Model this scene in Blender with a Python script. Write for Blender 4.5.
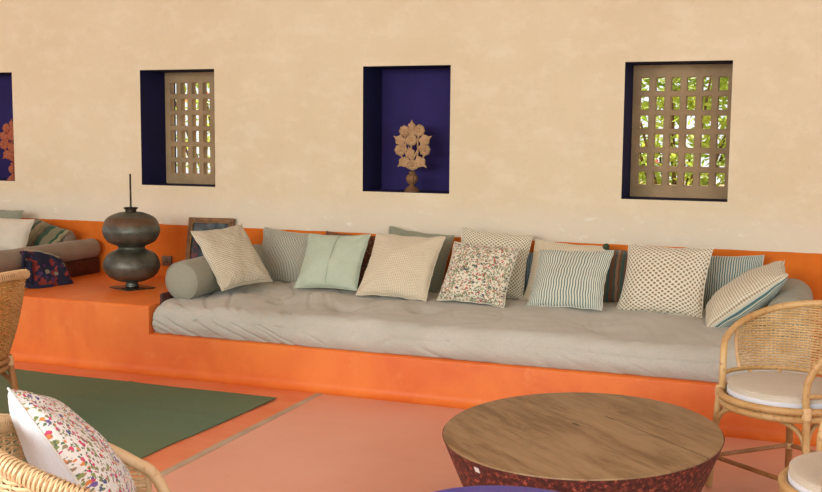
import bpy, bmesh, math, random
from mathutils import Vector, Matrix, noise
PI = math.pi
random.seed(7)
S = bpy.context.scene
for o in list(bpy.data.objects): bpy.data.objects.remove(o)
C = S.collection

# ---------------------------------------------------------------- camera
FPX, YAW, PITCH, ROLL = 1050.93, -0.3662, 0.1045, 0.0087
cam_d = bpy.data.cameras.new('camera'); cam = bpy.data.objects.new('camera', cam_d); C.objects.link(cam)
cam_d.sensor_width = 36.0; cam_d.lens = FPX * 36.0 / 822.0; cam_d.clip_start = 0.05; cam_d.clip_end = 200
_fw = Vector((math.sin(YAW)*math.cos(PITCH), math.cos(YAW)*math.cos(PITCH), -math.sin(PITCH)))
_rt = Vector((math.cos(YAW), -math.sin(YAW), 0)); _up = _rt.cross(_fw)
_r2 = _rt*math.cos(ROLL) + _up*math.sin(ROLL); _u2 = -_rt*math.sin(ROLL) + _up*math.cos(ROLL)
M = Matrix((( _r2.x, _u2.x, -_fw.x), (_r2.y, _u2.y, -_fw.y), (_r2.z, _u2.z, -_fw.z))).to_4x4()
M.translation = Vector((0, -6.4593, 1.45)); cam.matrix_world = M
S.camera = cam

# ---------------------------------------------------------------- world, lights, exposure
S.view_settings.view_transform = 'Standard'; S.view_settings.look = 'None'
S.view_settings.exposure = -0.13; S.view_settings.gamma = 1.0; S.view_settings.use_curve_mapping = False
wd = bpy.data.worlds.new('sky'); S.world = wd; wd.use_nodes = True
bg = wd.node_tree.nodes['Background']; bg.inputs[0].default_value = (0.93, 0.97, 1.0, 1); bg.inputs[1].default_value = 1.25

def area(name, loc, target, sx, sy, power, col):
    l = bpy.data.lights.new(name, 'AREA'); l.shape = 'RECTANGLE'; l.size = sx; l.size_y = sy; l.energy = power; l.color = col
    o = bpy.data.objects.new(name, l); C.objects.link(o); o.location = loc
    o.rotation_euler = (Vector(target)-Vector(loc)).to_track_quat('-Z', 'Y').to_euler(); return o
area('open_verandah_daylight', (-3.4, -9.0, 2.3), (-2.2, 0, 0.6), 5.0, 1.4, 350, (0.97, 1.0, 0.99))
area('garden_side_daylight', (2.6, -8.0, 2.4), (-1.5, -1, 0.2), 4.0, 1.2, 105, (0.97, 1.0, 0.99))
sl = bpy.data.lights.new('sun', 'SUN'); sl.energy = 13.0; sl.angle = math.radians(1.5); sl.color = (1.0, 0.95, 0.82)
sun = bpy.data.objects.new('sun', sl); C.objects.link(sun); sun.location = (-4, 8, 8)
sun.rotation_euler = Vector((0.35, -0.45, -1.0)).to_track_quat('-Z', 'Y').to_euler()

# ---------------------------------------------------------------- helpers
def srgb(r, g, b):
    f = lambda c: c/12.92 if c <= .04045 else ((c+.055)/1.055)**2.4
    return (f(r/255), f(g/255), f(b/255), 1)

def tag(o, label=None, cat=None, group=None, kind=None):
    if label: o['label'] = label
    if cat: o['category'] = cat
    if group: o['group'] = group
    if kind: o['kind'] = kind
    return o

def empty(name, loc=(0, 0, 0), rz=0, label=None, cat=None, group=None):
    o = bpy.data.objects.new(name, None); C.objects.link(o); o.location = loc; o.rotation_euler = (0, 0, rz)
    o.empty_display_size = .1
    return tag(o, label, cat, group)

def link(name, bm, mats, parent=None, smooth=True, loc=None):
    me = bpy.data.meshes.new(name); bmesh.ops.recalc_face_normals(bm, faces=bm.faces[:]); bm.to_mesh(me); bm.free()
    for m in (mats if isinstance(mats, (list, tuple)) else [mats]): me.materials.append(m)
    if smooth:
        me.polygons.foreach_set('use_smooth', [True]*len(me.polygons))
        try: me.set_sharp_from_angle(angle=math.radians(42))
        except Exception: pass
    o = bpy.data.objects.new(name, me); C.objects.link(o)
    if parent: o.parent = parent
    if loc: o.location = loc
    return o

def copy_tree(o, parent=None):
    c = o.copy(); C.objects.link(c); c.parent = parent
    for k in ('label', 'group'):
        if parent is None and k in c: del c[k]
    for ch in list(o.children): copy_tree(ch, c)
    return c

def box(bm, x0, x1, y0, y1, z0, z1, bev=0, mat=0, mtx=None, seg=2):
    g = bmesh.ops.create_cube(bm, size=1)
    vs = g['verts']
    for v in vs:
        v.co = Vector(((x0+x1)/2+v.co.x*(x1-x0), (y0+y1)/2+v.co.y*(y1-y0), (z0+z1)/2+v.co.z*(z1-z0)))
    fs = set(f for v in vs for f in v.link_faces)
    if bev:
        es = list(set(e for v in vs for e in v.link_edges))
        r = bmesh.ops.bevel(bm, geom=es, offset=bev, segments=seg, profile=.5, affect='EDGES')
        fs = set(f for f in fs if f.is_valid) | set(r['faces'])
        vs = list(set(v for f in fs for v in f.verts))
    for f in fs: f.material_index = mat
    if mtx is not None:
        for v in vs: v.co = mtx @ v.co
    return vs

def spline(pts, n=8, closed=False):
    P = [Vector(p) for p in pts]; out = []; L = len(P)
    rng = range(L if closed else L-1)
    for i in rng:
        if closed: p0, p1, p2, p3 = P[i-1], P[i], P[(i+1) % L], P[(i+2) % L]
        else: p0, p1, p2, p3 = P[max(i-1, 0)], P[i], P[i+1], P[min(i+2, L-1)]
        for k in range(n):
            t = k/n
            out.append(.5*((2*p1)+(-p0+p2)*t+(2*p0-5*p1+4*p2-p3)*t*t+(-p0+3*p1-3*p2+p3)*t**3))
    if not closed: out.append(P[-1])
    return out

def tube(bm, pts, r, seg=8, closed=False, mat=0, flat=1.0, cap=True):
    P = [Vector(p) for p in pts]; n = len(P); rings = []
    nrm = None
    for i in range(n):
        if closed: t = P[(i+1) % n]-P[i-1]
        else: t = P[min(i+1, n-1)]-P[max(i-1, 0)]
        if t.length < 1e-9: t = Vector((0, 0, 1))
        t.normalize()
        if nrm is None:
            a = Vector((0, 0, 1)) if abs(t.z) < .9 else Vector((1, 0, 0)); nrm = (a-t*a.dot(t)).normalized()
        else:
            nrm = nrm-t*nrm.dot(t)
            nrm = nrm.normalized() if nrm.length > 1e-6 else t.orthogonal().normalized()
        b = t.cross(nrm); rr = r[i] if isinstance(r, (list, tuple)) else r
        rings.append([bm.verts.new(P[i]+(nrm*math.cos(2*PI*k/seg)*rr+b*math.sin(2*PI*k/seg)*rr*flat)) for k in range(seg)])
    m = n if closed else n-1
    for i in range(m):
        A, B = rings[i], rings[(i+1) % n]
        for k in range(seg):
            f = bm.faces.new((A[k], A[(k+1) % seg], B[(k+1) % seg], B[k])); f.material_index = mat
    if not closed and cap:
        for R_ in (rings[0], rings[-1]):
            try: f = bm.faces.new(R_); f.material_index = mat
            except ValueError: pass

def lathe(bm, prof, seg=32, c=(0, 0, 0), mat=0, flute=0, fl_amp=0, fl_rng=(0, 0), cap=True):
    rings = []
    for (r, z) in prof:
        ring = []
        for k in range(seg):
            a = 2*PI*k/seg; rr = r
            if flute and fl_rng[0] <= z <= fl_rng[1]: rr = r*(1+fl_amp*math.cos(flute*a))
            ring.append(bm.verts.new((c[0]+rr*math.cos(a), c[1]+rr*math.sin(a), c[2]+z)))
        rings.append(ring)
    for A, B in zip(rings, rings[1:]):
        for k in range(seg):
            f = bm.faces.new((A[k], A[(k+1) % seg], B[(k+1) % seg], B[k])); f.material_index = mat
    if cap:
        for R_ in (rings[0], rings[-1]):
            f = bm.faces.new(R_); f.material_index = mat

def smooth_prof(pts, n=6):
    return [(max(.0005, p.x), p.y) for p in spline([(a, b, 0) for a, b in pts], n)]

# ---------------------------------------------------------------- material helpers
class NT:
    def __init__(s, name, rough=.8, metal=0, spec=.3, sheen=0):
        s.m = bpy.data.materials.new(name); s.m.use_nodes = True; s.t = s.m.node_tree; s.N = s.t.nodes
        s.b = s.N['Principled BSDF']; s.b.inputs['Roughness'].default_value = rough; s.b.inputs['Metallic'].default_value = metal
        s.b.inputs['Specular IOR Level'].default_value = spec
        if sheen: s.b.inputs['Sheen Weight'].default_value = sheen
        s.tc = s.N.new('ShaderNodeTexCoord')
    def obj(s): return s.tc.outputs['Object']
    def uv(s): return s.tc.outputs['UV']
    def L(s, a, b): s.t.links.new(a, b)
    def put(s, inp, v):
        if hasattr(v, 'is_linked'): s.L(v, inp)
        else: inp.default_value = v
    def math(s, op, a, b=0.0, c=0.0, clamp=False):
        n = s.N.new('ShaderNodeMath'); n.operation = op; n.use_clamp = clamp
        s.put(n.inputs[0], a); s.put(n.inputs[1], b); s.put(n.inputs[2], c); return n.outputs[0]
    def mul(s, a, b): return s.math('MULTIPLY', a, b)
    def add(s, a, b): return s.math('ADD', a, b)
    def sep(s, v):
        n = s.N.new('ShaderNodeSeparateXYZ'); s.L(v, n.inputs[0]); return n.outputs
    def comb(s, x, y, z=0.0):
        n = s.N.new('ShaderNodeCombineXYZ'); s.put(n.inputs[0], x); s.put(n.inputs[1], y); s.put(n.inputs[2], z); return n.outputs[0]
    def map(s, v, scale=(1, 1, 1), loc=(0, 0, 0), rot=(0, 0, 0)):
        n = s.N.new('ShaderNodeMapping'); s.L(v, n.inputs[0]); n.inputs['Scale'].default_value = scale
        n.inputs['Location'].default_value = loc; n.inputs['Rotation'].default_value = rot; return n.outputs[0]
    def noise(s, v, scale=5, detail=3, rough=.55, dist=0):
        n = s.N.new('ShaderNodeTexNoise'); s.L(v, n.inputs['Vector']); n.inputs['Scale'].default_value = scale
        n.inputs['Detail'].default_value = detail; n.inputs['Roughness'].default_value = rough; n.inputs['Distortion'].default_value = dist
        return n.outputs['Fac']
    def vor(s, v, scale, rnd=1.0, out='Distance'):
        n = s.N.new('ShaderNodeTexVoronoi'); s.L(v, n.inputs['Vector']); n.inputs['Scale'].default_value = scale
        n.inputs['Randomness'].default_value = rnd; return n.outputs
    def ramp(s, f, stops):
        n = s.N.new('ShaderNodeValToRGB'); s.put(n.inputs[0], f); cr = n.color_ramp
        while len(cr.elements) < len(stops): cr.elements.new(.5)
        for e, (p, c) in zip(cr.elements, stops): e.position = p; e.color = c if len(c) == 4 else (*c, 1)
        return n.outputs[0]
    def step(s, f, lo, hi):
        n = s.N.new('ShaderNodeMapRange'); n.interpolation_type = 'SMOOTHSTEP'; s.put(n.inputs[0], f)
        n.inputs[1].default_value = lo; n.inputs[2].default_value = hi; return n.outputs[0]
    def mix(s, f, a, b):
        n = s.N.new('ShaderNodeMix'); n.data_type = 'RGBA'; s.put(n.inputs[0], f)
        for i, v in ((6, a), (7, b)): s.put(n.inputs[i], v)
        return n.outputs[2]
    def bump(s, h, strength=.3, dist=.01):
        n = s.N.new('ShaderNodeBump'); n.inputs['Strength'].default_value = strength; n.inputs['Distance'].default_value = dist
        s.L(h, n.inputs['Height']); s.L(n.outputs[0], s.b.inputs['Normal'])
    def done(s, col): s.put(s.b.inputs['Base Color'], col); return s.m

def noisy(name, c1, c2, scale=4, rough=.8, metal=0, bs=0, bd=.004, spec=.3, stretch=(1, 1, 1), detail=4, sheen=0, lo=.3, hi=.7):
    n = NT(name, rough, metal, spec, sheen); v = n.map(n.obj(), stretch)
    f = n.noise(v, scale, detail)
    if bs: n.bump(n.noise(v, scale*6, 4), bs, bd)
    return n.done(n.mix(n.step(f, lo, hi), c1, c2))

# plaster wall with painted dado band
def wall_material():
    n = NT('limewashed_plaster', .9, 0, .15); v = n.obj(); x, y, z = n.sep(v)
    f1 = n.noise(v, 1.1, 5, .6); f2 = n.noise(n.map(v, (1, 1, 1.6)), 4.5, 6, .65); f3 = n.noise(v, 22, 4, .6)
    base = n.mix(n.step(f1, .3, .7), srgb(211, 194, 160), srgb(216, 201, 169))
    base = n.mix(n.mul(n.step(f2, .46, .66), .4), base, srgb(226, 214, 188))
    base = n.mix(n.mul(n.step(f3, .56, .75), .25), base, srgb(194, 176, 142))
    # paler washed strip above the dado with patchy top
    zz = n.add(z, n.mul(n.add(f2, -.5), .35))
    pale = n.math('SUBTRACT', 1.0, n.step(zz, .86, 1.08))
    base = n.mix(n.mul(pale, .6), base, srgb(217, 207, 188))
    f4 = n.noise(n.map(v, (2.2, 1, 5.)), 3, 5, .7)
    base = n.mix(n.mul(n.mul(n.step(f4, .56, .72), pale), .6), base, srgb(238, 234, 222))
    org = n.mix(n.step(n.noise(v, 3.2, 5, .6), .3, .7), srgb(200, 100, 30), srgb(214, 116, 40))
    edge = n.add(z, n.mul(n.add(n.noise(v, 5, 3), -.5), .012))
    m = n.math('LESS_THAN', edge, .7957)
    n.bump(n.add(n.mul(f2, .6), n.mul(f3, .4)), .35, .012)
    return n.done(n.mix(m, base, org))
M_wall = wall_material()
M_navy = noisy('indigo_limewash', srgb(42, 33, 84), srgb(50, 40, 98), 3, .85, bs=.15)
M_navy_shaded = noisy('shaded_indigo_limewash', srgb(22, 22, 62), srgb(28, 26, 72), 3, .88, bs=.15)  # same indigo paint, with the shade on the reveals put into the colour
def orange_cement():
    n = NT('polished_orange_cement', .5, 0, .32); v = n.obj()
    f1 = n.noise(v, 1.6, 6, .62, .4); f2 = n.noise(v, 7, 5, .6)
    c = n.mix(n.step(f1, .32, .68), srgb(210, 100, 38), srgb(226, 124, 50))
    c = n.mix(n.mul(n.step(f2, .55, .75), .35), c, srgb(234, 148, 84))
    n.put(n.b.inputs['Roughness'], n.add(n.mul(f1, .35), .3)); n.bump(n.add(f1, n.mul(f2, .3)), .12, .01)
    return n.done(c)
M_orange = orange_cement()
def floor_material():
    n = NT('polished_red_oxide_floor', .45, 0, .35); v = n.obj(); x, y, z = n.sep(v)
    f1 = n.noise(v, 1.3, 6, .62, .5); f2 = n.noise(n.map(v, (1, 2.2, 1), rot=(0, 0, .5)), 3.5, 6, .6); f3 = n.noise(v, 16, 4)
    a = n.mix(n.step(f1, .3, .7), srgb(218, 154, 128), srgb(224, 166, 142))
    a = n.mix(n.mul(n.step(f2, .5, .75), .45), a, srgb(224, 176, 150))
    a = n.mix(n.mul(n.step(f3, .6, .8), .2), a, srgb(196, 120, 90))
    b = n.mix(n.step(f2, .3, .7), srgb(222, 118, 74), srgb(228, 140, 98))
    m = n.math('LESS_THAN', x, -2.55)
    n.put(n.b.inputs['Roughness'], n.add(n.mul(f2, .35), .24)); n.bump(n.add(f1, n.mul(f3, .15)), .08, .01)
    return n.done(n.mix(m, a, b))
M_floor = floor_material()
M_stripfl = noisy('grey_cement_inlay', srgb(190, 168, 142), srgb(172, 150, 126), 6, .7, bs=.1)
M_ceil = noisy('white_ceiling_paint', srgb(225, 210, 188), srgb(215, 200, 180), 2, .9)
M_stone = noisy('sandstone_lattice', srgb(172, 146, 110), srgb(154, 130, 96), 8, .85, bs=.35)
def cloth(name, c1, c2, fine=260, bs=.25, scale=3, sheen=.12):
    n = NT(name, .92, 0, .08, sheen); v = n.obj(); f = n.noise(v, scale, 4)
    x, y, z = n.sep(v)
    w = n.add(n.noise(n.map(v, (1, 1, .15)), fine, 2), n.noise(n.map(v, (.15, 1, 1)), fine, 2))
    n.bump(n.add(n.mul(w, .35), n.noise(n.map(v, (1, 1.3, 1)), 14, 5, .6)), bs, .01)
    c = n.mix(n.step(f, .3, .7), c1, c2)
    c = n.mix(n.mul(n.step(w, .9, 1.2), .3), c, tuple(k*.8 for k in c1[:3])+(1,))
    return n.done(c)
M_matt = cloth('grey_cotton_ticking', srgb(180, 178, 164), srgb(190, 188, 176))
M_bolster = cloth('grey_green_cotton', srgb(146, 144, 126), srgb(154, 152, 134))
M_darkwood = noisy('dark_red_wood', srgb(58, 30, 24), srgb(84, 42, 32), 5, .55, bs=.2, stretch=(1, 8, 8))
def rattan_mat(name, c1, c2, c3, nodes=True, scale=7):
    n = NT(name, .42, 0, .4); v = n.obj(); f = n.noise(v, scale, 3); f2 = n.noise(v, scale*9, 3)
    c = n.mix(n.step(f, .32, .68), c1, c2); c = n.mix(n.mul(n.step(f2, .55, .7), .55), c, c3)
    n.bump(f2, .2, .002); return n.done(c)
M_rattan = rattan_mat('varnished_rattan_pole', srgb(184, 142, 88), srgb(204, 168, 114), srgb(140, 94, 52))
M_rattan_pale = rattan_mat('pale_rattan_pole', srgb(216, 182, 136), srgb(226, 198, 156), srgb(180, 136, 88))
M_rattan_brown = rattan_mat('brown_rattan_pole', srgb(150, 100, 56), srgb(176, 124, 74), srgb(104, 64, 36))
M_weave = rattan_mat('woven_cane', srgb(198, 162, 108), srgb(214, 184, 134), srgb(138, 98, 56), scale=14)
M_weave_b = rattan_mat('amber_woven_cane', srgb(176, 124, 66), srgb(196, 146, 84), srgb(126, 80, 40), scale=14)
M_wrap = rattan_mat('cane_wrapping', srgb(222, 186, 138), srgb(206, 166, 116), srgb(170, 124, 80), scale=30)
M_steel = noisy('dull_steel', srgb(170, 168, 160), srgb(140, 136, 128), 20, .35, 1)

# fabrics that follow the pillow's own UV
PIPE = {}
def pillow_mat(name, kind, bgc, fg, n_=30, duty=.4, fg2=None, rot=0.0, wob=.3, fg3=None):
    PIPE[name] = bgc; n_ = n_*1.2
    n = NT(name, .92, 0, .1, .2)
    v = n.map(n.uv(), (1, 1, 1), rot=(0, 0, rot)); x, y, z = n.sep(v)
    if kind == 'stripe':
        f = n.math('FRACT', n.mul(x, float(n_))); m = n.math('LESS_THAN', f, duty); col = n.mix(m, bgc, fg)
    elif kind == 'check':
        a = n.math('LESS_THAN', n.math('FRACT', n.mul(x, float(n_))), duty); b = n.math('LESS_THAN', n.math('FRACT', n.mul(y, float(n_))), duty)
        col = n.mix(n.mul(n.add(a, b), .5), bgc, fg)
    elif kind == 'bands':
        f = n.math('FRACT', n.mul(x, float(n_)))
        col = n.ramp(f, [(0, bgc), (.3, fg), (.42, fg2), (.62, bgc), (.75, fg3), (.82, fg)]); n.N[-1]
        for nd in n.N:
            if nd.type == 'VALTORGB': nd.color_ramp.interpolation = 'CONSTANT'
    elif kind == 'diamond':
        a = n.math('ABSOLUTE', n.add(n.math('FRACT', n.mul(n.add(x, y), float(n_))), -.5))
        b = n.math('ABSOLUTE', n.add(n.math('FRACT', n.mul(n.add(x, n.mul(y, -1.0)), float(n_))), -.5))
        d = n.math('SQRT', n.add(n.mul(a, a), n.mul(b, b)))
        w = n.mul(n.add(n.noise(v, n_*7.0, 2), -.5), wob)
        dd = n.add(d, w); m = n.math('LESS_THAN', dd, .36); m2 = n.math('LESS_THAN', dd, .15)
        col = n.mix(m, bgc, fg); col = n.mix(m2, col, fg2 or fg)
    elif kind == 'floral':
        col = bgc
        for k, (sc, thr, prob, cc) in enumerate(fg):
            sc = sc*(1.0 if 'meadow' in name else 1.35)
            vv = n.map(n.add_vec(v, k*3.7), (1, 1, 1), rot=(0, 0, k*.8))
            o = n.vor(vv, sc, 1.0); r, g, b = n.sep(o['Color'])
            wobn = n.mul(n.add(n.noise(vv, sc*2.6, 2), -.5), .75)
            m = n.mul(n.math('LESS_THAN', n.add(o['Distance'], wobn), thr), n.math('LESS_THAN', r, prob))
            col = n.mix(m, col, cc)
    f = n.noise(v, 3, 3)
    vv = n.mix(n.mul(n.step(f, .4, .75), .14), col, tuple(k*.7 for k in bgc[:3])+(1,))
    n.bump(n.noise(n.map(v, (1, 1, 1)), 9, 5, .6), .4, .03)
    return n.done(vv)
NT.add_vec = lambda s, v, k: s.map(v, loc=(k, k*.6, 0))

CRM = srgb(218, 212, 190)
M_p_check = pillow_mat('cream_fine_check', 'check', CRM, srgb(146, 122, 88), 34, .42)
M_p_bgrid = pillow_mat('cream_pale_grid', 'check', srgb(220, 210, 184), srgb(172, 154, 122), 38, .36)
M_p_sgrey = pillow_mat('grey_blue_ticking', 'stripe', srgb(192, 186, 164), srgb(106, 118, 110), 36, .5)
M_p_sage = cloth('sage_linen', srgb(176, 188, 166), srgb(184, 196, 174), 300, .25, 4)
M_p_rust = pillow_mat('rust_brown_print', 'floral', srgb(112, 72, 52), [(16, .35, .8, srgb(64, 44, 36)), (22, .3, .6, srgb(170, 140, 104))])
M_p_gcheck = pillow_mat('green_grey_check', 'check', srgb(170, 166, 140), srgb(84, 98, 88), 44, .5)
M_p_floral = pillow_mat('garden_floral_print', 'floral', srgb(218, 212, 190), [
    (15, .50, .50, srgb(158, 160, 128)), (24, .42, .55, srgb(134, 142, 112)),
    (26, .38, .55, srgb(104, 112, 78)), (17, .30, .28, srgb(92, 106, 80)), (20, .36, .26, srgb(186, 66, 56)), (30, .34, .30, srgb(206, 96, 84)),
    (19, .34, .26, srgb(56, 50, 84)), (36, .36, .40, srgb(78, 92, 92)), (30, .36, .35, srgb(232, 226, 208)), (34, .28, .16, srgb(206, 164, 96))])
M_p_diam = pillow_mat('olive_diamond_print', 'diamond', srgb(222, 214, 190), srgb(142, 136, 110), 16, .4, srgb(118, 112, 90))
M_p_teal = pillow_mat('slate_blue_stripe', 'stripe', srgb(128, 142, 140), srgb(84, 104, 108), 24, .5)
M_p_bchk2 = pillow_mat('cream_sand_check', 'check', srgb(220, 210, 184), srgb(166, 144, 108), 38, .36)
M_p_blue = pillow_mat('blue_grey_ticking', 'stripe', srgb(212, 212, 194), srgb(98, 120, 114), 27, .44)
M_p_bands = pillow_mat('brown_teal_bands', 'bands', srgb(116, 86, 66), srgb(70, 96, 90), 4.5, .4, srgb(150, 120, 94), fg3=srgb(100, 110, 84))
M_p_block = pillow_mat('taupe_block_print', 'diamond', srgb(226, 218, 196), srgb(150, 138, 112), 14, .4, srgb(110, 100, 80), wob=.4)
M_p_tealst = pillow_mat('teal_ticking', 'stripe', srgb(196, 196, 178), srgb(78, 112, 112), 30, .5)
M_p_white = cloth('white_cotton', srgb(222, 224, 228), srgb(212, 215, 222), 300, .2, 4)
M_p_cream = cloth('off_white_cotton', srgb(206, 198, 178), srgb(194, 188, 170), 300, .2, 4)
M_p_wfloral = pillow_mat('white_meadow_print', 'floral', srgb(228, 224, 218), [
    (26, .32, .45, srgb(140, 146, 84)), (36, .34, .42, srgb(120, 136, 78)), (46, .34, .42, srgb(150, 120, 90)), (22, .32, .28, srgb(82, 84, 132)), (25, .36, .28, srgb(202, 60, 104)),
    (33, .34, .28, srgb(214, 130, 66)), (30, .34, .26, srgb(196, 84, 120)), (17, .27, .26, srgb(110, 90, 150)), (52, .34, .35, srgb(90, 110, 80))])
M_p_grstripe = pillow_mat('green_banded_cloth', 'bands', srgb(116, 112, 86), srgb(48, 76, 56), 1.3, .4, srgb(146, 134, 104), fg3=srgb(104, 84, 62))

# ---------------------------------------------------------------- the room
OPEN = [(-6.36, -5.743), (-4.585, -3.966), (-2.828, -2.2146), (-1.1024, -.4782)]   # niche, lattice, niche, lattice
ZT, ZB, ND, WT = 1.904, 1.077, .33, .45
bm = bmesh.new()
xs = sorted([-8.5, 3.0]+[x for o in OPEN for x in o]); zs = [0, ZB, ZT, 3.1]
xs2 = []
for a, b in zip(xs, xs[1:]):
    xs2 += [a]
xs2.append(xs[-1])
def quad(bm, pts, mat=0):
    f = bm.faces.new([bm.verts.new(p) for p in pts]); f.material_index = mat; return f
def isopen(a, b): return any(abs(a-o[0]) < 1e-6 and abs(b-o[1]) < 1e-6 for o in OPEN)
def isniche(a): return abs(a-OPEN[0][0]) < 1e-6 or abs(a-OPEN[2][0]) < 1e-6
for a, b in zip(xs2, xs2[1:]):
    for k in range(3):
        z0, z1 = zs[k], zs[k+1]
        if k == 1 and isopen(a, b):
            n_ = isniche(a); d = ND if n_ else WT
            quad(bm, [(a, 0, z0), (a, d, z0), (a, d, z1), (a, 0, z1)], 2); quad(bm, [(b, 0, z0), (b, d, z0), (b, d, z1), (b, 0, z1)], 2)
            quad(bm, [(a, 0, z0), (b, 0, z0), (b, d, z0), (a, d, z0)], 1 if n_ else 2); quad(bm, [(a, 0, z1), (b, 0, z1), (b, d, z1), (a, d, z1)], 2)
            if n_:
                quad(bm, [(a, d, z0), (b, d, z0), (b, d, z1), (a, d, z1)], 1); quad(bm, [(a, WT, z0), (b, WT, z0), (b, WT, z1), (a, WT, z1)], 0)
        else:
            quad(bm, [(a, 0, z0), (b, 0, z0), (b, 0, z1), (a, 0, z1)]); quad(bm, [(a, WT, z0), (b, WT, z0), (b, WT, z1), (a, WT, z1)])
X0, X1 = xs2[0], xs2[-1]
quad(bm, [(X0, 0, 0), (X0, WT, 0), (X0, WT, 3.1), (X0, 0, 3.1)]); quad(bm, [(X1, 0, 0), (X1, WT, 0), (X1, WT, 3.1), (X1, 0, 3.1)])
quad(bm, [(X0, 0, 3.1), (X0, WT, 3.1), (X1, WT, 3.1), (X1, 0, 3.1)]); quad(bm, [(X0, 0, 0), (X0, WT, 0), (X1, WT, 0), (X1, 0, 0)])
bmesh.ops.remove_doubles(bm, verts=bm.verts[:], dist=1e-5)
tag(link('wall_back', bm, [M_wall, M_navy, M_navy_shaded], smooth=False), kind='structure')
bm = bmesh.new(); box(bm, -8.5, 3, -9, 0, -.1, 0); tag(link('floor', bm, M_floor, smooth=False), kind='structure')
bm = bmesh.new(); box(bm, -8.5, 3, -7.5, .45, 3.1, 3.2); tag(link('ceiling', bm, M_ceil, smooth=False), kind='structure')
bm = bmesh.new(); box(bm, -2.573, -2.531, -9, -1.178, 0, .0015); tag(link('trim_1', bm, M_stripfl, smooth=False), kind='structure')

# stone lattices in the two windows
def lattice(name, xa, xb):
    bm = bmesh.new(); w = xb-xa; cols, rows = 6, 6; px, pz = .0955, .118; hw, hh = .054, .082
    y0, y1 = .31, .37
    cxs = [xa+w/2+(i-(cols-1)/2)*px for i in range(cols)]; czs = [(ZT+ZB)/2+(j-(rows-1)/2)*pz for j in range(rows)]
    gx = [xa]+[v for c in cxs for v in (c-hw/2, c+hw/2)]+[xb]; gz = [ZB]+[v for c in czs for v in (c-hh/2, c+hh/2)]+[ZT]
    for i in range(len(gx)-1):
        for j in range(len(gz)-1):
            a, b, c, d = gx[i], gx[i+1], gz[j], gz[j+1]
            if i % 2 and j % 2:
                for (p, q) in (((a, c), (b, c)), ((b, c), (b, d)), ((b, d), (a, d)), ((a, d), (a, c))):
                    quad(bm, [(p[0], y0, p[1]), (q[0], y0, q[1]), (q[0], y1, q[1]), (p[0], y1, p[1])])
            else:
                quad(bm, [(a, y0, c), (b, y0, c), (b, y0, d), (a, y0, d)]); quad(bm, [(a, y1, c), (b, y1, c), (b, y1, d), (a, y1, d)])
    for (p, q) in (((xa, ZB), (xb, ZB)), ((xb, ZB), (xb, ZT)), ((xb, ZT), (xa, ZT)), ((xa, ZT), (xa, ZB))):
        quad(bm, [(p[0], y0, p[1]), (q[0], y0, q[1]), (q[0], y1, q[1]), (p[0], y1, p[1])])
    bmesh.ops.remove_doubles(bm, verts=bm.verts[:], dist=1e-5)
    bmesh.ops.recalc_face_normals(bm, faces=bm.faces[:])
    es = [e for e in bm.edges if len(e.link_faces) == 2 and e.calc_face_angle(0) > 1.2]
    bmesh.ops.bevel(bm, geom=es, offset=.004, segments=1, affect='EDGES')
    tag(link(name, bm, M_stone, smooth=False), kind='structure')
lattice('window_1', OPEN[1][0]+.001, OPEN[1][1]-.001); lattice('window_2', OPEN[3][0]+.001, OPEN[3][1]-.001)

# masonry plinth: high block under the left daybed, lower step under the main one
def profile(top, yb=-1.177, cove=.05, r=.016):
    P = [(0, 0), (0, top), (yb+r, top)]
    for k in range(1, 5): a = k/4*PI/2; P.append((yb+r-r*math.sin(a), top-r+r*math.cos(a)))
    P.append((yb, cove))
    for k in range(1, 6): a = k/5*PI/2; P.append((yb-cove+cove*math.cos(a), cove-cove*math.sin(a)*1.0))
    P[-1] = (yb-cove, .0005)
    return P
def extr(bm, P, x0, x1, nx):
    rings = []
    for i in range(nx+1):
        x = x0+(x1-x0)*i/nx
        rings.append([bm.verts.new((x, y+(.004*noise.noise(Vector((x*1.5, y*3, z*3))) if y < -1 else 0), z+(.002*noise.noise(Vector((x*2, y*2, 5))) if z > .2 else 0))) for y, z in P])
    for A, B in zip(rings, rings[1:]):
        for k in range(len(P)): bm.faces.new((A[k], A[(k+1) % len(P)], B[(k+1) % len(P)], B[k]))
    bm.faces.new(rings[0]); bm.faces.new(rings[-1])
bm = bmesh.new(); extr(bm, profile(.4153), -8.4, -3.717, 40); extr(bm, profile(.2465), -3.717, 2.9, 60)
tag(link('masonry_plinth', bm, M_orange), 'orange polished cement plinth built along the wall, higher block at its left', 'plinth')

# ---------------------------------------------------------------- greenery outside the lattices
def leaf_mat(name, c1, c2):
    n = NT(name, .5, 0, .4); oi = n.noise(n.obj(), 6, 2)
    n.b.inputs['Transmission Weight'].default_value = 0
    col = n.mix(n.step(oi, .35, .65), c1, c2)
    tr = n.N.new('ShaderNodeBsdfTranslucent'); n.L(col, tr.inputs[0]); mx = n.N.new('ShaderNodeMixShader'); mx.inputs[0].default_value = .5
    n.L(n.b.outputs[0], mx.inputs[1]); n.L(tr.outputs[0], mx.inputs[2]); n.L(mx.outputs[0], n.N['Material Output'].inputs[0])
    return n.done(col)
M_leaf1 = leaf_mat('sunlit_yellow_green_leaf', srgb(186, 200, 90), srgb(140, 164, 60))
M_leaf2 = leaf_mat('mid_green_leaf', srgb(150, 172, 90), srgb(110, 134, 56))
M_pink = leaf_mat('pink_blossom', srgb(232, 120, 120), srgb(240, 150, 130))
M_bark = noisy('grey_bark', srgb(110, 90, 70), srgb(80, 66, 52), 12, .9, bs=.4)
M_ground = noisy('dry_garden_soil', srgb(168, 140, 104), srgb(140, 118, 84), 2, .95)
bm = bmesh.new(); box(bm, -16, 8, .46, 30, -.12, -.02); tag(link('ground_outside', bm, M_ground, smooth=False), kind='structure')
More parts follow.
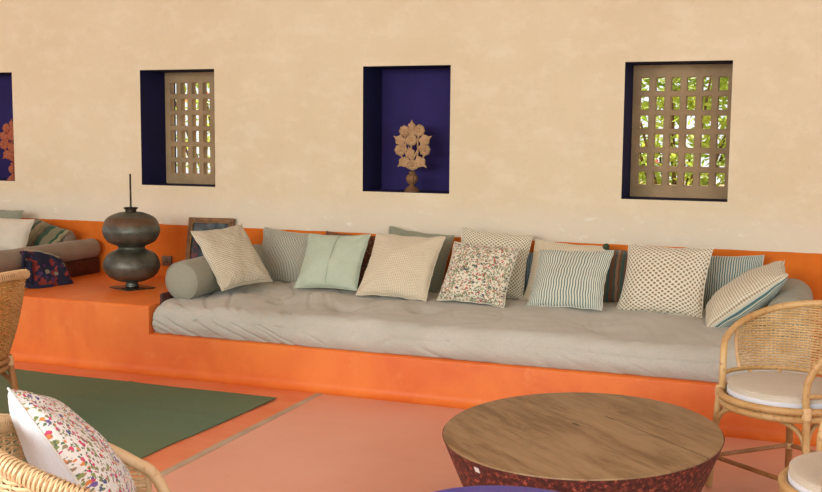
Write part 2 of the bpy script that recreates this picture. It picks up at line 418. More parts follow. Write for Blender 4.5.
def shrub(name, cx, cy, h, rx, n, mat, label, cat, seed, flowers=0):
    rnd = random.Random(seed); t = empty(name, (cx, cy, -.02), 0, label, cat)
    bm = bmesh.new()
    tips = []
    for k in range(11):
        a = rnd.uniform(0, 2*PI); rr = rnd.uniform(.2, .9)*rx; hh = rnd.uniform(.5, .95)*h
        p = [(rnd.uniform(-.05, .05), rnd.uniform(-.05, .05), 0), (rr*.3*math.cos(a), rr*.3*math.sin(a), hh*.45), (rr*math.cos(a), rr*math.sin(a), hh)]
        P = spline(p, 5); tube(bm, P, [.028*(1-.8*i/len(P)) for i in range(len(P))], 6); tips += P[3:]
    link('stem', bm, M_bark, t)
    def leaves(nm, cnt, m, sz):
        bm = bmesh.new()
        for k in range(cnt):
            u = rnd.random()**.5; a = rnd.uniform(0, 2*PI); zc = rnd.uniform(.08, 1.0)
            env = math.sin(PI*min(1, zc*.85+.12))**.6
            c = Vector((u*rx*env*math.cos(a), u*rx*env*.7*math.sin(a), zc*h))
            c += Vector((noise.noise(c*3), noise.noise(c*3+Vector((9, 0, 0))), 0))*.2
            d = Vector((rnd.gauss(0, 1), rnd.gauss(0, 1), rnd.gauss(0, .7))).normalized(); e = d.orthogonal().normalized(); f_ = d.cross(e)
            l = sz*rnd.uniform(.6, 1.2)
            vs = [bm.verts.new(c+q) for q in (-d*l, e*l*.38+f_*l*.1, d*l, -e*l*.38+f_*l*.1)]
            bm.faces.new(vs)
        link(nm, bm, m, t, smooth=False)
    leaves('foliage', n, mat, .055)
    if flowers: leaves('blossom', flowers, M_pink, .05)
    return t
shrub('leafy_shrub', -1.05, 2.5, 2.3, 1.0, 5200, M_leaf1, 'yellow green leafy shrub seen through the right stone lattice window', 'shrub', 1)
shrub('flowering_shrub', -1.95, 3.6, 1.5, .75, 1700, M_leaf2, 'pink flowering shrub low behind the right lattice window', 'shrub', 2, 420)
shrub('leafy_tree', -5.9, 3.3, 2.6, .95, 1500, M_leaf1, 'sparse yellow green bush seen through the left stone lattice window', 'shrub', 3, 60)

# ---------------------------------------------------------------- mattresses
def mattress_bm(x0, x1, y0, y1, z0, zf, zb, seed, lumps=(), nx=340, rough=1.05, fr=.07):
    """swept cushion: back edge at y1, front at y0; top rises from zf (front) to zb (back)"""
    bm = bmesh.new(); L = x1-x0; rings = []
    base = []
    n_top, n_f = 46, 22
    for k in range(5): base.append((y1, z0+(zb-z0)*k/5, 0))
    for k in range(n_top+1):
        t = k/n_top; y = y1+(y0+fr-y1)*t; z = zb+(zf-zb)*t**1.6; base.append((y, z, 1))
    for k in range(1, 8):
        a = k/7*PI/2; base.append((y0+fr-fr*math.sin(a), zf-fr+fr*math.cos(a), 1))
    for k in range(1, n_f+1):
        t = k/n_f; base.append((y0+.012*math.sin(PI*t)*-1+.02*t*t, zf-fr+(z0-zf+fr)*t, 2))
    yc, zc = (y0+y1)/2, (z0+zf)/2
    for i in range(nx+1):
        u = i/nx; e = min(u, 1-u)*L; xx = x0+L*u
        q = 1.0
        if e < .04: q = math.sqrt(max(0, 1-(1-e/.04)**2))
        sc = .80+.20*q if e < .04 else 1
        ring = []
        for (y, z, w) in base:
            yy = yc+(y-yc)*(.975+.025*q); zz = z0+(z-z0)*(sc)
            P = Vector((xx, y, z))
            if w:
                h = .022*noise.noise(Vector((xx*1.7+seed, y*2.2, 0)))+.011*noise.noise(Vector((xx*5, y*6, seed)))
                # slanting creases pulled from the tucked lower edge
                cr = noise.noise(Vector((xx*7.0+z*16+y*3+seed, z*3+y*2, 3.3+xx*.4)))
                fade = (.25+.75*max(0, 1-abs(xx-x0-.35)/1.2))
                h += -.034*rough*max(0, .42-abs(cr)*3.4)*fade
                cr2 = noise.noise(Vector((xx*3.2-y*7, y*3.0+z*6, 8.1)))
                h += -.020*rough*max(0, .5-abs(cr2)*3.0)*(.55 if w == 1 else .8)
                for (lx, ly, rr, am) in lumps:
                    d = math.hypot(xx-lx, (y-ly)); g = math.exp(-(d/rr)**2)
                    ang = math.atan2(y-ly, xx-lx)
                    h += am*g + (-.006*math.exp(-(d/(rr*1.9))**2)*max(0, math.cos(ang*7+lx*5)) if am < 0 else 0)
                if w == 1: zz += h*1.0
                else: yy -= h*.9
                if w == 2: zz += .003*noise.noise(Vector((xx*9, 0, 0)))
            ring.append(bm.verts.new((xx, yy, max(z0+.0005, zz))))
        rings.append(ring)
    m = len(base)
    for A, B in zip(rings, rings[1:]):
        for k in range(m): bm.faces.new((A[k], A[(k+1) % m], B[(k+1) % m], B[k]))
    bm.faces.new(rings[0]); bm.faces.new(rings[-1])
    return bm
bed = empty('daybed', (-1.9, -.6, .2465), 0, 'long daybed with grey fitted mattress running under most of the cushions', 'daybed')
lumps = [(-3.0, -.80, .07, -.06), (-2.55, -.84, .07, -.06), (-2.08, -.78, .07, -.05), (-2.78, -.70, .15, .045), (-2.3, -.74, .15, .045), (-3.35, -.8, .16, .02), (-1.85, -.85, .2, .015), (-1.6, -.8, .1, -.02),
         (-3.25, -.6, .1, -.02), (-1.1, -.85, .1, -.012)]
bm = mattress_bm(-3.712, .02, -1.16, -.02, .2465, .425, .47, 2.0, lumps)
for v in bm.verts: v.co -= Vector((-1.9, -.6, .2465))
link('mattress', bm, M_matt, bed)
bm = bmesh.new(); box(bm, -3.7165, -3.700, -1.06, -.02, .2475, .475, .003)
for v in bm.verts: v.co -= Vector((-1.9, -.6, .2465))
link('side_board', bm, M_darkwood, bed)

bed2 = empty('daybed', (-6.5, -.6, .416), 0, 'dark wood daybed with grey mattress standing on the raised block, far left', 'daybed')
bm = mattress_bm(-8.1, -5.06, -1.10, -.03, .533, .625, .63, 7.0, [], 120, .5, .045)
for v in bm.verts: v.co -= Vector((-6.5, -.6, .416))
link('mattress', bm, cloth('taupe_cotton', srgb(140, 124, 104), srgb(150, 134, 114)), bed2)
bm = bmesh.new(); box(bm, -8.1, -4.95, -1.08, -.03, .4165, .532, .006)
for v in bm.verts: v.co -= Vector((-6.5, -.6, .416))
link('bed_frame', bm, M_darkwood, bed2)

# ---------------------------------------------------------------- bolsters
def bolster(p0, p1, r, mat, label, group=None, name='bolster_cushion'):
    p0, p1 = Vector(p0), Vector(p1); L = (p1-p0).length; bm = bmesh.new()
    prof = [(.001, -.034), (r*.35, -.030), (r*.7, -.016), (r*.93, .006), (r, .035)]
    for k in range(1, 12): prof.append((r*(1+.012*math.sin(k*2.1)), .035+(L-.07)*k/12))
    prof += [(r, L-.035), (r*.93, L-.012), (r*.7, L), (r*.35, L+.006), (.001, L+.01)]
    lathe(bm, smooth_prof(prof, 3), 40)
    for v in bm.verts:
        a = math.atan2(v.co.y, v.co.x); rad = math.hypot(v.co.x, v.co.y)
        if rad > .01:
            k = 1+.025*noise.noise(Vector((math.cos(a)*2, math.sin(a)*2, v.co.z*4)))+.012*math.cos(11*a+3*v.co.z)*math.exp(-v.co.z/.07)
            v.co.x *= k; v.co.y *= k
    q = (p1-p0).to_track_quat('Z', 'Y')
    t = empty(name, p0, 0, label, 'bolster', group)
    b = link('bolster_cover', bm, mat, t); b.rotation_mode = 'QUATERNION'; b.rotation_quaternion = q
    bm = bmesh.new(); tube(bm, [(r*.955*math.cos(2*PI*k/40), r*.955*math.sin(2*PI*k/40), .006) for k in range(40)], .004, 6, True)
    s = link('piping', bm, mat, t); s.rotation_mode = 'QUATERNION'; s.rotation_quaternion = q
    return t
bolster((-3.612, -.985, .548), (-3.575, -.06, .575), .122, M_bolster, 'grey round bolster lying across the left end of the long daybed, nearest the metal urn')
bolster((-.095, -.80, .53), (-.095, -.05, .54), .115, M_bolster, 'grey round bolster at the right end of the long daybed, behind the tilted check cushion')
M_taupe = bpy.data.materials['taupe_cotton']
bolster((-4.985, -1.10, .602), (-4.985, -.045, .602), .072, M_taupe, 'long taupe bolster across the right end of the far left daybed, behind the cloth bag')
bolster((-5.9, -.16, .69), (-5.10, -.16, .66), .075, M_taupe, 'grey bolster against the wall on the far left daybed, behind the green banded cushion')

# ---------------------------------------------------------------- pillows
def prot(yaw, lean, roll):
    return Matrix.Rotation(yaw, 3, 'Z') @ Matrix.Rotation(-lean, 3, 'X') @ Matrix.Rotation(roll, 3, 'Y')
def pillow_bm(w, h, th, seed, pinch=.07, n=30):
    bm = bmesh.new(); uvl = bm.loops.layers.uv.new('UVMap')
    def P(i, j, side):
        s = -1+2*i/n; t = -1+2*j/n
        s = .5*s+.5*math.sin(PI/2*s); t = .5*t+.5*math.sin(PI/2*t)
        x = w/2*s*(1-pinch*(1-t*t)); z = h/2*t*(1-pinch*(1-s*s))
        b = max(0, (1-s*s)*(1-t*t))**.42
        sag = 1-.16*t
        y = -side*th/2*b*sag
        wr = noise.noise(Vector((x*9+seed, z*9, side*4)))*.010+noise.noise(Vector((x*24+seed, z*20, side)))*.004
        # creases running to the corners
        cr = max(0, abs(s*t)-.25)*.012*math.sin(14*(abs(s)-abs(t))+seed)
        y += side*(wr+cr)*min(1, b*2.2)
        x += noise.noise(Vector((seed, t*3, 1)))*.008; z += noise.noise(Vector((s*3, seed, 2)))*.008
        return Vector((x, y, z))
    grids = {}
    for side in (1, -1):
        g = [[None]*(n+1) for _ in range(n+1)]
        for i in range(n+1):
            for j in range(n+1):
                if side == -1 and (i in (0, n) or j in (0, n)): g[i][j] = grids[1][i][j]
                else:
                    g[i][j] = bm.verts.new(P(i, j, side))
        grids[side] = g
        for i in range(n):
            for j in range(n):
                q = [g[i][j], g[i+1][j], g[i+1][j+1], g[i][j+1]]; uv = [(i/n, j/n), ((i+1)/n, j/n), ((i+1)/n, (j+1)/n), (i/n, (j+1)/n)]
                f = bm.faces.new(q); f.material_index = 0 if side == 1 else 1
                for l, (a, b) in zip(f.loops, uv): l[uvl].uv = (a, b)
    return bm
def pillow(pose, th, mats, label, group='scatter cushions on the long daybed', seed=0, pinch=.07, name='cushion', extra=None):
    cx, cy, cz, yaw, lean, roll, w, h = pose
    R3 = prot(yaw, lean, roll)
    o = link(name, pillow_bm(w, h, th, seed, pinch), mats)
    M4 = R3.to_4x4(); M4.translation = Vector((cx, cy, cz)); o.matrix_world = M4
    tag(o, label, 'cushion', group)
    bm = bmesh.new()   # piped seam round the edge
    pts = []
    n = 14
    f = lambda s, t: Vector((w/2*s*(1-pinch*(1-t*t))*1.002, 0, h/2*t*(1-pinch*(1-s*s))*1.002))
    for k in range(n): pts.append(f(-1+2*k/n, -1))
    for k in range(n): pts.append(f(1, -1+2*k/n))
    for k in range(n): pts.append(f(1-2*k/n, 1))
    for k in range(n): pts.append(f(-1, 1-2*k/n))
    for q in pts: q.x += noise.noise(Vector((seed, q.z/h*6, 1)))*.008; q.z += noise.noise(Vector((q.x/w*6, seed, 2)))*.008
    tube(bm, pts, .0028, 5, True)
    nm = mats[0].name; pm = mats[0]
    if nm in PIPE:
        pm = bpy.data.materials.get(nm+'_piping') or noisy(nm+'_piping', PIPE[nm], tuple(c*.85 for c in PIPE[nm][:3])+(1,), 20, .9)
    link('piping', bm, pm, o)
    return o
G = 'scatter cushions on the long daybed'
pillow((-3.455, -.640, .672, 1.176, .676, -.063, .411, .453), .13, [M_p_check, M_p_check], 'cream fine-check cushion leaning on the left bolster of the long daybed', G, 1)
pillow((-3.325, -.150, .622, -.133, .30, .06, .47, .375), .12, [M_p_sgrey, M_p_sgrey], 'grey ticking-striped cushion standing at the wall, first from the left bolster', G, 2)
pillow((-2.85, -.155, .620, -.039, .20, .040, .404, .37), .10, [M_p_rust, M_p_rust], 'rust brown patterned cushion mostly hidden behind the sage green cushion', G, 4)
sg = pillow((-2.881, -.360, .640, -.075, .58, -.041, .454, .40), .12, [M_p_sage, M_p_sage], 'plain sage green linen cushion with a stitched centre seam', G, 3)
bm = bmesh.new()
tube(bm, [(.012, -.0615*max(0, (1-(k/20)**2))**.42*(1-.16*k/20)-.005, .185*k/20) for k in range(-19, 20)], .0045, 5); link('centre_seam', bm, M_p_sage, sg)
pillow((-2.388, -.17, .637, -.047, .35, .088, .465, .43), .11, [M_p_gcheck, M_p_gcheck], 'green-grey small-check cushion behind the large pale grid cushion', G, 5)
pillow((-2.379, -.430, .645, -.049, .66, .018, .475, .464), .14, [M_p_bgrid, M_p_bgrid], 'large cream cushion with pale grid, between the sage and the floral cushions', G, 6)
pillow((-1.851, -.225, .667, .128, .40, .086, .454, .424), .12, [M_p_diam, M_p_diam], 'cream cushion with olive diamond dots standing behind the floral cushion', G, 7)
pillow((-1.868, -.450, .627, -.051, .62, .042, .429, .41), .13, [M_p_floral, M_p_floral], 'cushion with red, navy and olive garden flower print', G, 8)
pillow((-1.69, -.12, .60, -.02, .15, 0, .36, .28), .09, [M_p_teal, M_p_teal], 'slate blue cushion at the wall, just peeping right of the diamond dot cushion', G, 9)
bc = pillow((-1.395, -.205, .620, -.030, .48, .048, .460, .42), .11, [M_p_bchk2, M_p_bchk2], 'cream sand-check cushion with green pompom, behind the blue ticking cushion', G, 10)
bm = bmesh.new(); bmesh.ops.create_icosphere(bm, subdivisions=3, radius=.02, matrix=Matrix.Translation((.222, -.01, .2)))
for v in bm.verts: v.co += (v.co-Vector((.222, -.01, .2)))*.35*noise.noise(v.co*160)
link('pompom', bm, noisy('green_wool', srgb(78, 88, 66), srgb(50, 60, 44), 60, .95, bs=.6), bc)
pillow((-1.325, -.385, .619, -.153, .66, -.052, .463, .405), .13, [M_p_blue, M_p_blue], 'blue and cream ticking-striped cushion in front of the sand-check cushion', G, 11)
pillow((-1.07, -.135, .612, .0, .28, -.0, .37, .35), .10, [M_p_bands, M_p_bands], 'brown and teal broad-striped cushion left of the big block-print cushion', G, 12)
pillow((-.785, -.335, .636, -.206, .46, -.018, .505, .425), .13, [M_p_block, M_p_block], 'cream cushion block-printed with dense taupe leaf motifs', G, 13)
pillow((-.46, -.135, .60, -.15, .26, -.05, .42, .36), .11, [M_p_tealst, M_p_tealst], 'teal ticking-striped cushion against the wall, right of the block-print cushion', G, 14)
Zd = Vector((.80, .0, .64)).normalized(); Yd = Vector((.60, .13, -.78)); Yd = (Yd-Zd*Yd.dot(Zd)).normalized(); Xd = Yd.cross(Zd)
tc = pillow((0, 0, 0, 0, 0, 0, 0.35, .51), .21, [M_p_check, M_p_tealst], 'plump cream check cushion with teal striped back, tilted against the right bolster', G, 15)
M4 = Matrix((Xd, Yd, Zd)).transposed().to_4x4(); M4.translation = Vector((-.503, -.733, .455))+Zd*.245-Xd*.165+Vector((.004, 0, -.014)); tc.matrix_world = M4
G2 = 'cushions on the far left daybed'
pillow((-5.42, -.50, .715, .1, .45, .03, .44, .27), .14, [M_p_cream, M_p_cream], 'plain off-white cushion lying on the far left daybed, nearest of its pile', G2, 21)
pillow((-5.72, -.22, .76, .0, .3, .02, .42, .24), .10, [M_p_gcheck, M_p_gcheck], 'grey-green check cushion topmost at the back of the far left daybed pile', G2, 22)
pillow((-5.27, -.27, .685, .1, .75, .30, .34, .26), .09, [M_p_grstripe, M_p_grstripe], 'olive cushion with dark green bands on the far left daybed', G2, 23)

# ---------------------------------------------------------------- metal urn
def urn_mat():
    n = NT('patinated_iron', .42, .45, .5); v = n.obj(); x, y, z = n.sep(v)
    f = n.noise(v, 6, 6, .65); f2 = n.noise(n.map(v, (1, 1, 3)), 16, 5, .7)
    c = n.mix(n.step(f, .35, .65), srgb(66, 66, 56), srgb(100, 102, 90))
    c = n.mix(n.mul(n.step(f2, .54, .70), .6), c, srgb(72, 56, 42))
    # rusty bands: around the neck shoulder and low on the lower bulb
    for zc, wd_ in ((.455, .03), (.085, .010)):
        d = n.math('ABSOLUTE', n.add(n.add(z, -zc), n.mul(n.add(f2, -.5), .06)))
        c = n.mix(n.mul(n.math('SUBTRACT', 1.0, n.step(d, wd_*.4, wd_*1.4)), .7), c, srgb(104, 70, 44))
    n.put(n.b.inputs['Roughness'], n.add(n.mul(f2, .5), .2)); n.bump(n.add(f, f2), .3, .004)
    return n.done(c)
M_urn = urn_mat()
M_iron = noisy('dark_iron', srgb(70, 58, 46), srgb(44, 36, 30), 20, .45, .8, bs=.2)
urn = empty('metal_urn', (-4.25, -.6, .4155), 0, 'dark double-bulb metal urn with upright rod on a square base plate', 'urn')
prof = smooth_prof([(.045, .018), (.042, .043), (.085, .052), (.15, .082), (.183, .135), (.184, .178), (.155, .232), (.098, .262), (.086, .276), (.098, .290), (.155, .318), (.186, .372), (.186, .412), (.157, .474), (.085, .508), (.044, .514)], 6)
bm = bmesh.new(); lathe(bm, prof, 64)
for v in bm.verts:
    a = math.atan2(v.co.y, v.co.x); k = 1+.006*noise.noise(Vector((3*math.cos(a), 3*math.sin(a), v.co.z*9))); v.co.x *= k; v.co.y *= k
link('urn_body', bm, M_urn, urn)
bm = bmesh.new(); lathe(bm, [(.036, .508), (.037, .532), (.046, .535), (.048, .543), (.043, .545), (.032, .543), (.032, .52)], 40); link('neck_rim', bm, M_iron, urn)
bm = bmesh.new(); lathe(bm, [(.0065, .50), (.0065, .765), (.003, .768)], 12); link('rod', bm, M_iron, urn)
bm = bmesh.new(); box(bm, -.115, .115, -.105, .105, 0, .009, .002, mtx=Matrix.Rotation(-.41, 4, 'Z')); lathe(bm, [(.055, .008), (.04, .014), (.036, .03)], 32)
link('base_plate', bm, noisy('worn_steel_plate', srgb(130, 124, 112), srgb(96, 90, 80), 20, .35, .9), urn)

# ---------------------------------------------------------------- bag on the block
def bag_mat():
    n = NT('navy_ikat_cloth', .85, 0, .2); v = n.obj()
    c = srgb(38, 38, 56)
    for k, (sc, thr, pr, cc) in enumerate([(14, .45, .45, srgb(120, 48, 44)), (16, .3, .5, srgb(126, 118, 104)), (22, .32, .5, srgb(74, 50, 84)), (13, .22, .4, srgb(140, 60, 50)), (30, .3, .35, srgb(28, 26, 48))]):
        vv = n.map(v, loc=(k*2.3, k, 0)); o = n.vor(vv, sc); r, g, b = n.sep(o['Color'])
        m = n.mul(n.math('LESS_THAN', n.add(o['Distance'], n.mul(n.add(n.noise(vv, sc*2.2, 2), -.5), .8)), thr), n.math('LESS_THAN', r, pr)); c = n.mix(m, c, cc)
    n.bump(n.noise(v, 30, 4), .3, .006); return n.done(c)
M_bag = bag_mat(); M_bagplain = noisy('dark_navy_cloth', srgb(34, 36, 58), srgb(26, 26, 44), 9, .85, bs=.3)
bag = empty('cloth_bag', (-4.835, -.725, .4155), 1.22, 'slumped navy cloth bag with red and grey pattern, on the orange block', 'bag')
bm = bmesh.new(); NX, NZ = 18, 12
def bagp(s, t, side):   # s along, t up
    w = .165*(1-.10*t); h = .225-.04*s-.02*s*s
    x = s*w-.035*t; z = t*h; d = .048*(1-t)**.6*(1-.4*abs(s)**4)+.014
    y = side*d + .03*t
    b = noise.noise(Vector((s*2, t*2.5, side*3)))*.018
    return Vector((x, y+b*(1-abs(s)**6), max(0.001, z+.006*noise.noise(Vector((s*3, t*3, 7))))))
gr = {}
for side in (-1, 1):
    for i in range(NX+1):
        for j in range(NZ+1): gr[side, i, j] = bm.verts.new(bagp(-1+2*i/NX, j/NZ, side))
    for i in range(NX):
        for j in range(NZ): bm.faces.new((gr[side, i, j], gr[side, i+1, j], gr[side, i+1, j+1], gr[side, i, j+1]))
for i in range(NX):
    bm.faces.new((gr[-1, i, 0], gr[-1, i+1, 0], gr[1, i+1, 0], gr[1, i, 0])); bm.faces.new((gr[-1, i, NZ], gr[-1, i+1, NZ], gr[1, i+1, NZ], gr[1, i, NZ]))
for j in range(NZ):
    for i in (0, NX): bm.faces.new((gr[-1, i, j], gr[-1, i, j+1], gr[1, i, j+1], gr[1, i, j]))
link('bag_body', bm, M_bag, bag)
bm = bmesh.new(); tube(bm, [bagp(s/10, 1, 0)+Vector((0, 0, .004)) for s in range(-8, 10)], .007, 6, flat=.6); link('zipper', bm, noisy('pale_zip_tape', srgb(170, 156, 134), srgb(140, 128, 108), 40, .6), bag)
bm = bmesh.new(); tube(bm, spline([(-.14, -.01, .215), (-.185, -.02, .215), (-.20, -.03, .13), (-.195, -.05, .05), (-.14, -.075, .012), (-.02, -.08, .01)], 6), .014, 8, flat=.5); link('strap', bm, M_bagplain, bag)
bm = bmesh.new(); box(bm, -.172, -.140, -.052, .052, .002, .185, .014); 
link('side_gusset', bm, M_bagplain, bag)

# ---------------------------------------------------------------- leaning picture and wall socket
pic = empty('framed_picture', (-3.975, -.115, .4225), -.02, 'small dark picture in a worn brown wooden frame leaning on the wall', 'picture')
T = Matrix.Rotation(-.20, 4, 'X') @ Matrix.Rotation(-.015, 4, 'Y'); W_, H_ = .375, .445
M_frame = noisy('worn_brown_frame', srgb(142, 100, 62), srgb(100, 68, 42), 14, .5, bs=.4)
bm = bmesh.new(); fw = .032
for (a, b, c, d) in ((-W_/2, W_/2, 0, fw), (-W_/2, W_/2, H_-fw, H_), (-W_/2, -W_/2+fw, fw, H_-fw), (W_/2-fw, W_/2, fw, H_-fw)):
    box(bm, a, b, -.012, .012, c, d, .004, mtx=T)
link('frame', bm, M_frame, pic)
bm = bmesh.new(); box(bm, -W_/2+fw, W_/2-fw, -.004, .006, fw, H_-fw, mtx=T)
def art():
    n = NT('dark_painting', .25, 0, .5); v = n.obj(); f = n.noise(v, 9, 5, .7); g = n.noise(n.map(v, loc=(4, 0, 2)), 13, 4)
    c = n.ramp(f, [(.35, srgb(24, 28, 32)), (.5, srgb(46, 56, 60)), (.62, srgb(80, 92, 92)), (.75, srgb(120, 90, 70))]); return n.done(n.mix(n.step(g, .56, .64), c, srgb(110, 48, 40)))
link('painted_panel', bm, art(), pic)
bm = bmesh.new(); 
for (a, b, c, d) in ((-W_/2+fw, W_/2-fw, fw, fw+.006), (-W_/2+fw, W_/2-fw, H_-fw-.006, H_-fw), (-W_/2+fw, -W_/2+fw+.006, fw, H_-fw), (W_/2-fw-.006, W_/2-fw, fw, H_-fw)):
    box(bm, a, b, -.014, -.003, c, d, .001, mtx=T)
link('inner_moulding', bm, noisy('gilt_edge', srgb(160, 124, 70), srgb(120, 90, 52), 20, .4, .4), pic)
so = empty('wall_socket', (-4.375, -.0005, .53), 0, 'small brown electrical socket low on the orange wall behind the urn', 'socket')
bm = bmesh.new(); box(bm, -.042, .042, -.014, 0, -.036, .036, .004); link('socket_plate', bm, noisy('brown_bakelite', srgb(120, 92, 72), srgb(104, 78, 60), 20, .4), so)
bm = bmesh.new()
for dx, dz in ((-.012, -.008), (.012, -.008), (0, .012)): lathe(bm, [(.0045, 0), (.0045, .001)], 12, (dx, dz, .0142))
for v in bm.verts: v.co = Vector((v.co.x, -v.co.z, v.co.y))
link('pin_holes', bm, noisy('black_hole', srgb(14, 12, 12), srgb(10, 10, 10), 5, .8), so)

# ---------------------------------------------------------------- carved finials in the niches
def finial(loc, m_head, m_base, label, rz=0):
    t = empty('carved_flower_finial', loc, rz, label, 'carving')
    k = .46/390
    P = lambda px, py, y=0: Vector(((px-172)*k, y, (452-py)*k))
    bm = bmesh.new()
    prof = [(.052, 0), (.052, .006), (.046, .016), (.03, .034), (.018, .042), (.017, .05), (.026, .058), (.036, .075), (.038, .09), (.033, .108), (.02, .118), (.024, .126), (.024, .132), (.014, .138)]
    lathe(bm, smooth_prof(prof, 4), 64, flute=12, fl_amp=.07, fl_rng=(.055, .118)); link('turned_base', bm, m_base, t)
    bm = bmesh.new()
    for pts in ([(172, 330), (172, 300), (168, 250), (165, 180), (168, 110)], [(172, 320), (150, 275), (132, 230), (130, 170), (125, 120)], [(172, 320), (196, 275), (206, 220), (204, 170), (212, 110)],
                [(172, 322), (140, 300), (112, 262), (98, 220)], [(172, 322), (208, 300), (236, 262), (246, 220)], [(165, 270), (140, 215), (110, 170)], [(176, 270), (205, 215), (238, 170)], [(172, 325), (140, 312), (120, 285)], [(172, 325), (205, 312), (224, 285)]):
        tube(bm, spline([P(a, b) for a, b in pts], 6), .0062, 8, flat=1.0)
    link('stems', bm, m_head, t)
    def disc(cx, cy, r, y=0):
        bm = bmesh.new(); rr = r*k*1.16
        pr = smooth_prof([(.0008, -.016), (rr*.22, -.014), (rr*.3, -.008), (rr*.55, -.013), (rr*.85, -.009), (rr, 0), (rr*.8, .009), (.0008, .012)], 4)
        lathe(bm, pr, 40)
        for v in bm.verts:
            a = math.atan2(v.co.y, v.co.x); q = math.hypot(v.co.x, v.co.y)
            s = 1+.10*abs(math.cos(4*a))*(q/rr) - .05; v.co = Vector((v.co.x*s, v.co.z - (0 if v.co.z > 0 else .002*math.cos(8*a)*q/rr), v.co.y*s))+P(cx, cy, y)
        link('flower', bm, m_head, t)
    for c in ((123, 110, 27), (212, 106, 29), (165, 160, 29), (98, 217, 28), (247, 215, 28), (175, 300, 27)): disc(*c)
    def leaf(cx, cy, r, ang):
        bm = bmesh.new(); N = 24; rim_f, rim_b = [], []
        for i in range(N):
            a = 2*PI*i/N; q = 1.2*r*k*(1-.22*abs(math.sin(2.5*a))**1.2+ (.35 if i == 0 else 0))
            x, z = q*math.cos(a), q*math.sin(a)*.85; ca, sa = math.cos(ang), math.sin(ang)
            p = P(cx, cy)+Vector((x*ca-z*sa, 0, x*sa+z*ca)); rim_f.append(bm.verts.new(p+Vector((0, -.006, 0)))); rim_b.append(bm.verts.new(p+Vector((0, .006, 0))))
        cf = bm.verts.new(P(cx, cy)+Vector((0, -.014, 0))); cb = bm.verts.new(P(cx, cy)+Vector((0, .009, 0)))
        for i in range(N):
            j = (i+1) % N; bm.faces.new((rim_f[i], rim_f[j], cf)); bm.faces.new((rim_b[i], rim_b[j], cb)); bm.faces.new((rim_f[i], rim_f[j], rim_b[j], rim_b[i]))
        link('carved_leaf', bm, m_head, t)
    for a in ((168, 82, 22, PI/2), (98, 162, 30, 2.6), (246, 160, 32, .5), (163, 236, 27, 1.9), (120, 284, 29, 3.8), (222, 282, 31, -.7), (168, 118, 22, 1.5)): leaf(*a)
    return t
M_carv = noisy('pale_carved_wood', srgb(180, 146, 106), srgb(156, 122, 86), 20, .8, bs=.5)
M_carvb = noisy('brown_turned_wood', srgb(128, 94, 62), srgb(98, 70, 46), 14, .6, bs=.3)
M_terra = noisy('terracotta_carving', srgb(170, 96, 66), srgb(148, 78, 52), 20, .8, bs=.5)
finial((-2.512, .10, ZB+.0005), M_carv, M_carvb, 'pale wood openwork flower carving on turned base in the centre blue niche')
finial((-5.84, .10, ZB+.0005), M_terra, M_terra, 'reddish openwork flower carving in the blue niche cut by the left edge')

# ---------------------------------------------------------------- drum table
def wood_top():
    n = NT('weathered_teak_top', .5, 0, .35); v = n.obj()
    ang = math.atan2(-2.833+2.527, -.26+.746)
    r = n.map(v, (1, 1, 1), rot=(0, 0, -ang)); x, y, z = n.sep(r)
    g = n.noise(n.map(r, (1.1, 6, 1)), 3.0, 8, .7, .8); g2 = n.noise(n.map(r, (.8, 5, 1)), 2.2, 5, .6, .6); g3 = n.noise(v, 5, 5)
    c = n.mix(n.step(g, .37, .63), srgb(122, 92, 58), srgb(154, 124, 86))
    c = n.mix(n.mul(n.step(g2, .42, .66), .6), c, srgb(166, 138, 100))
    c = n.mix(n.mul(n.step(g3, .58, .72), .35), c, srgb(108, 80, 52))
    w = n.mul(n.add(n.noise(r, 6, 3), -.5), .012)
    seams = None
    for yy in (-.30, -.08, .17, .34):
        d = n.math('ABSOLUTE', n.add(n.add(y, -yy), w)); m = n.mul(n.math('LESS_THAN', d, .0011), .22) if yy != .17 else n.mul(n.math('LESS_THAN', d, .0024), n.step(x, -.13, -.02)); seams = m if seams is None else n.math('MAXIMUM', seams, m)
    c = n.mix(n.mul(seams, .75), c, srgb(56, 38, 26))
    # short dark knots
    for kx, ky, a_, b_ in ((-.06, .012, .026, .008), (-.055, .168, .035, .005)):
        e = n.add(n.math('POWER', n.mul(n.add(x, -kx), 1/a_), 2.0), n.math('POWER', n.mul(n.add(y, -ky), 1/b_), 2.0))
        c = n.mix(n.mul(n.math('LESS_THAN', n.add(e, n.mul(g, .6)), 1.2), .8), c, srgb(58, 38, 26))
    n.bump(n.add(n.mul(g, .5), n.mul(seams, -1.5)), .25, .004)
    return n.done(c)
def drum_side():
    n = NT('rusted_red_drum', .6, .15, .4); v = n.obj(); f = n.noise(v, 55, 8, .7); f2 = n.noise(n.map(v, (1, 1, 2)), 7, 5, .6)
    c = n.ramp(f, [(.30, srgb(40, 26, 26)), (.47, srgb(84, 44, 38)), (.56, srgb(116, 56, 46)), (.63, srgb(196, 104, 80)), (.75, srgb(110, 50, 38))])
    c = n.mix(n.mul(n.step(f2, .45, .65), .5), c, srgb(82, 42, 36)); n.bump(f, .6, .006); return n.done(c)
tb = empty('drum_coffee_table', (-.764, -2.7155, 0), 0, 'large round low coffee table, worn wooden top on tapering rusty red drum', 'table')
bm = bmesh.new(); lathe(bm, [(.001, .345), (.48, .345), (.4985, .3715), (.506, .3718), (.504, .379), (.498, .3803), (.25, .3805), (.001, .381)], 128); link('wooden_top', bm, wood_top(), tb)
bm = bmesh.new(); lathe(bm, smooth_prof([(.36, 0), (.365, .02), (.402, .12), (.445, .22), (.482, .31), (.5055, .3705), (.5062, .3712)], 5), 128); link('drum_body', bm, drum_side(), tb)
bm = bmesh.new(); box(bm, -.011, .011, -.0008, .0008, -.010, .010)
for v in bm.verts: v.co = Vector(v.co)
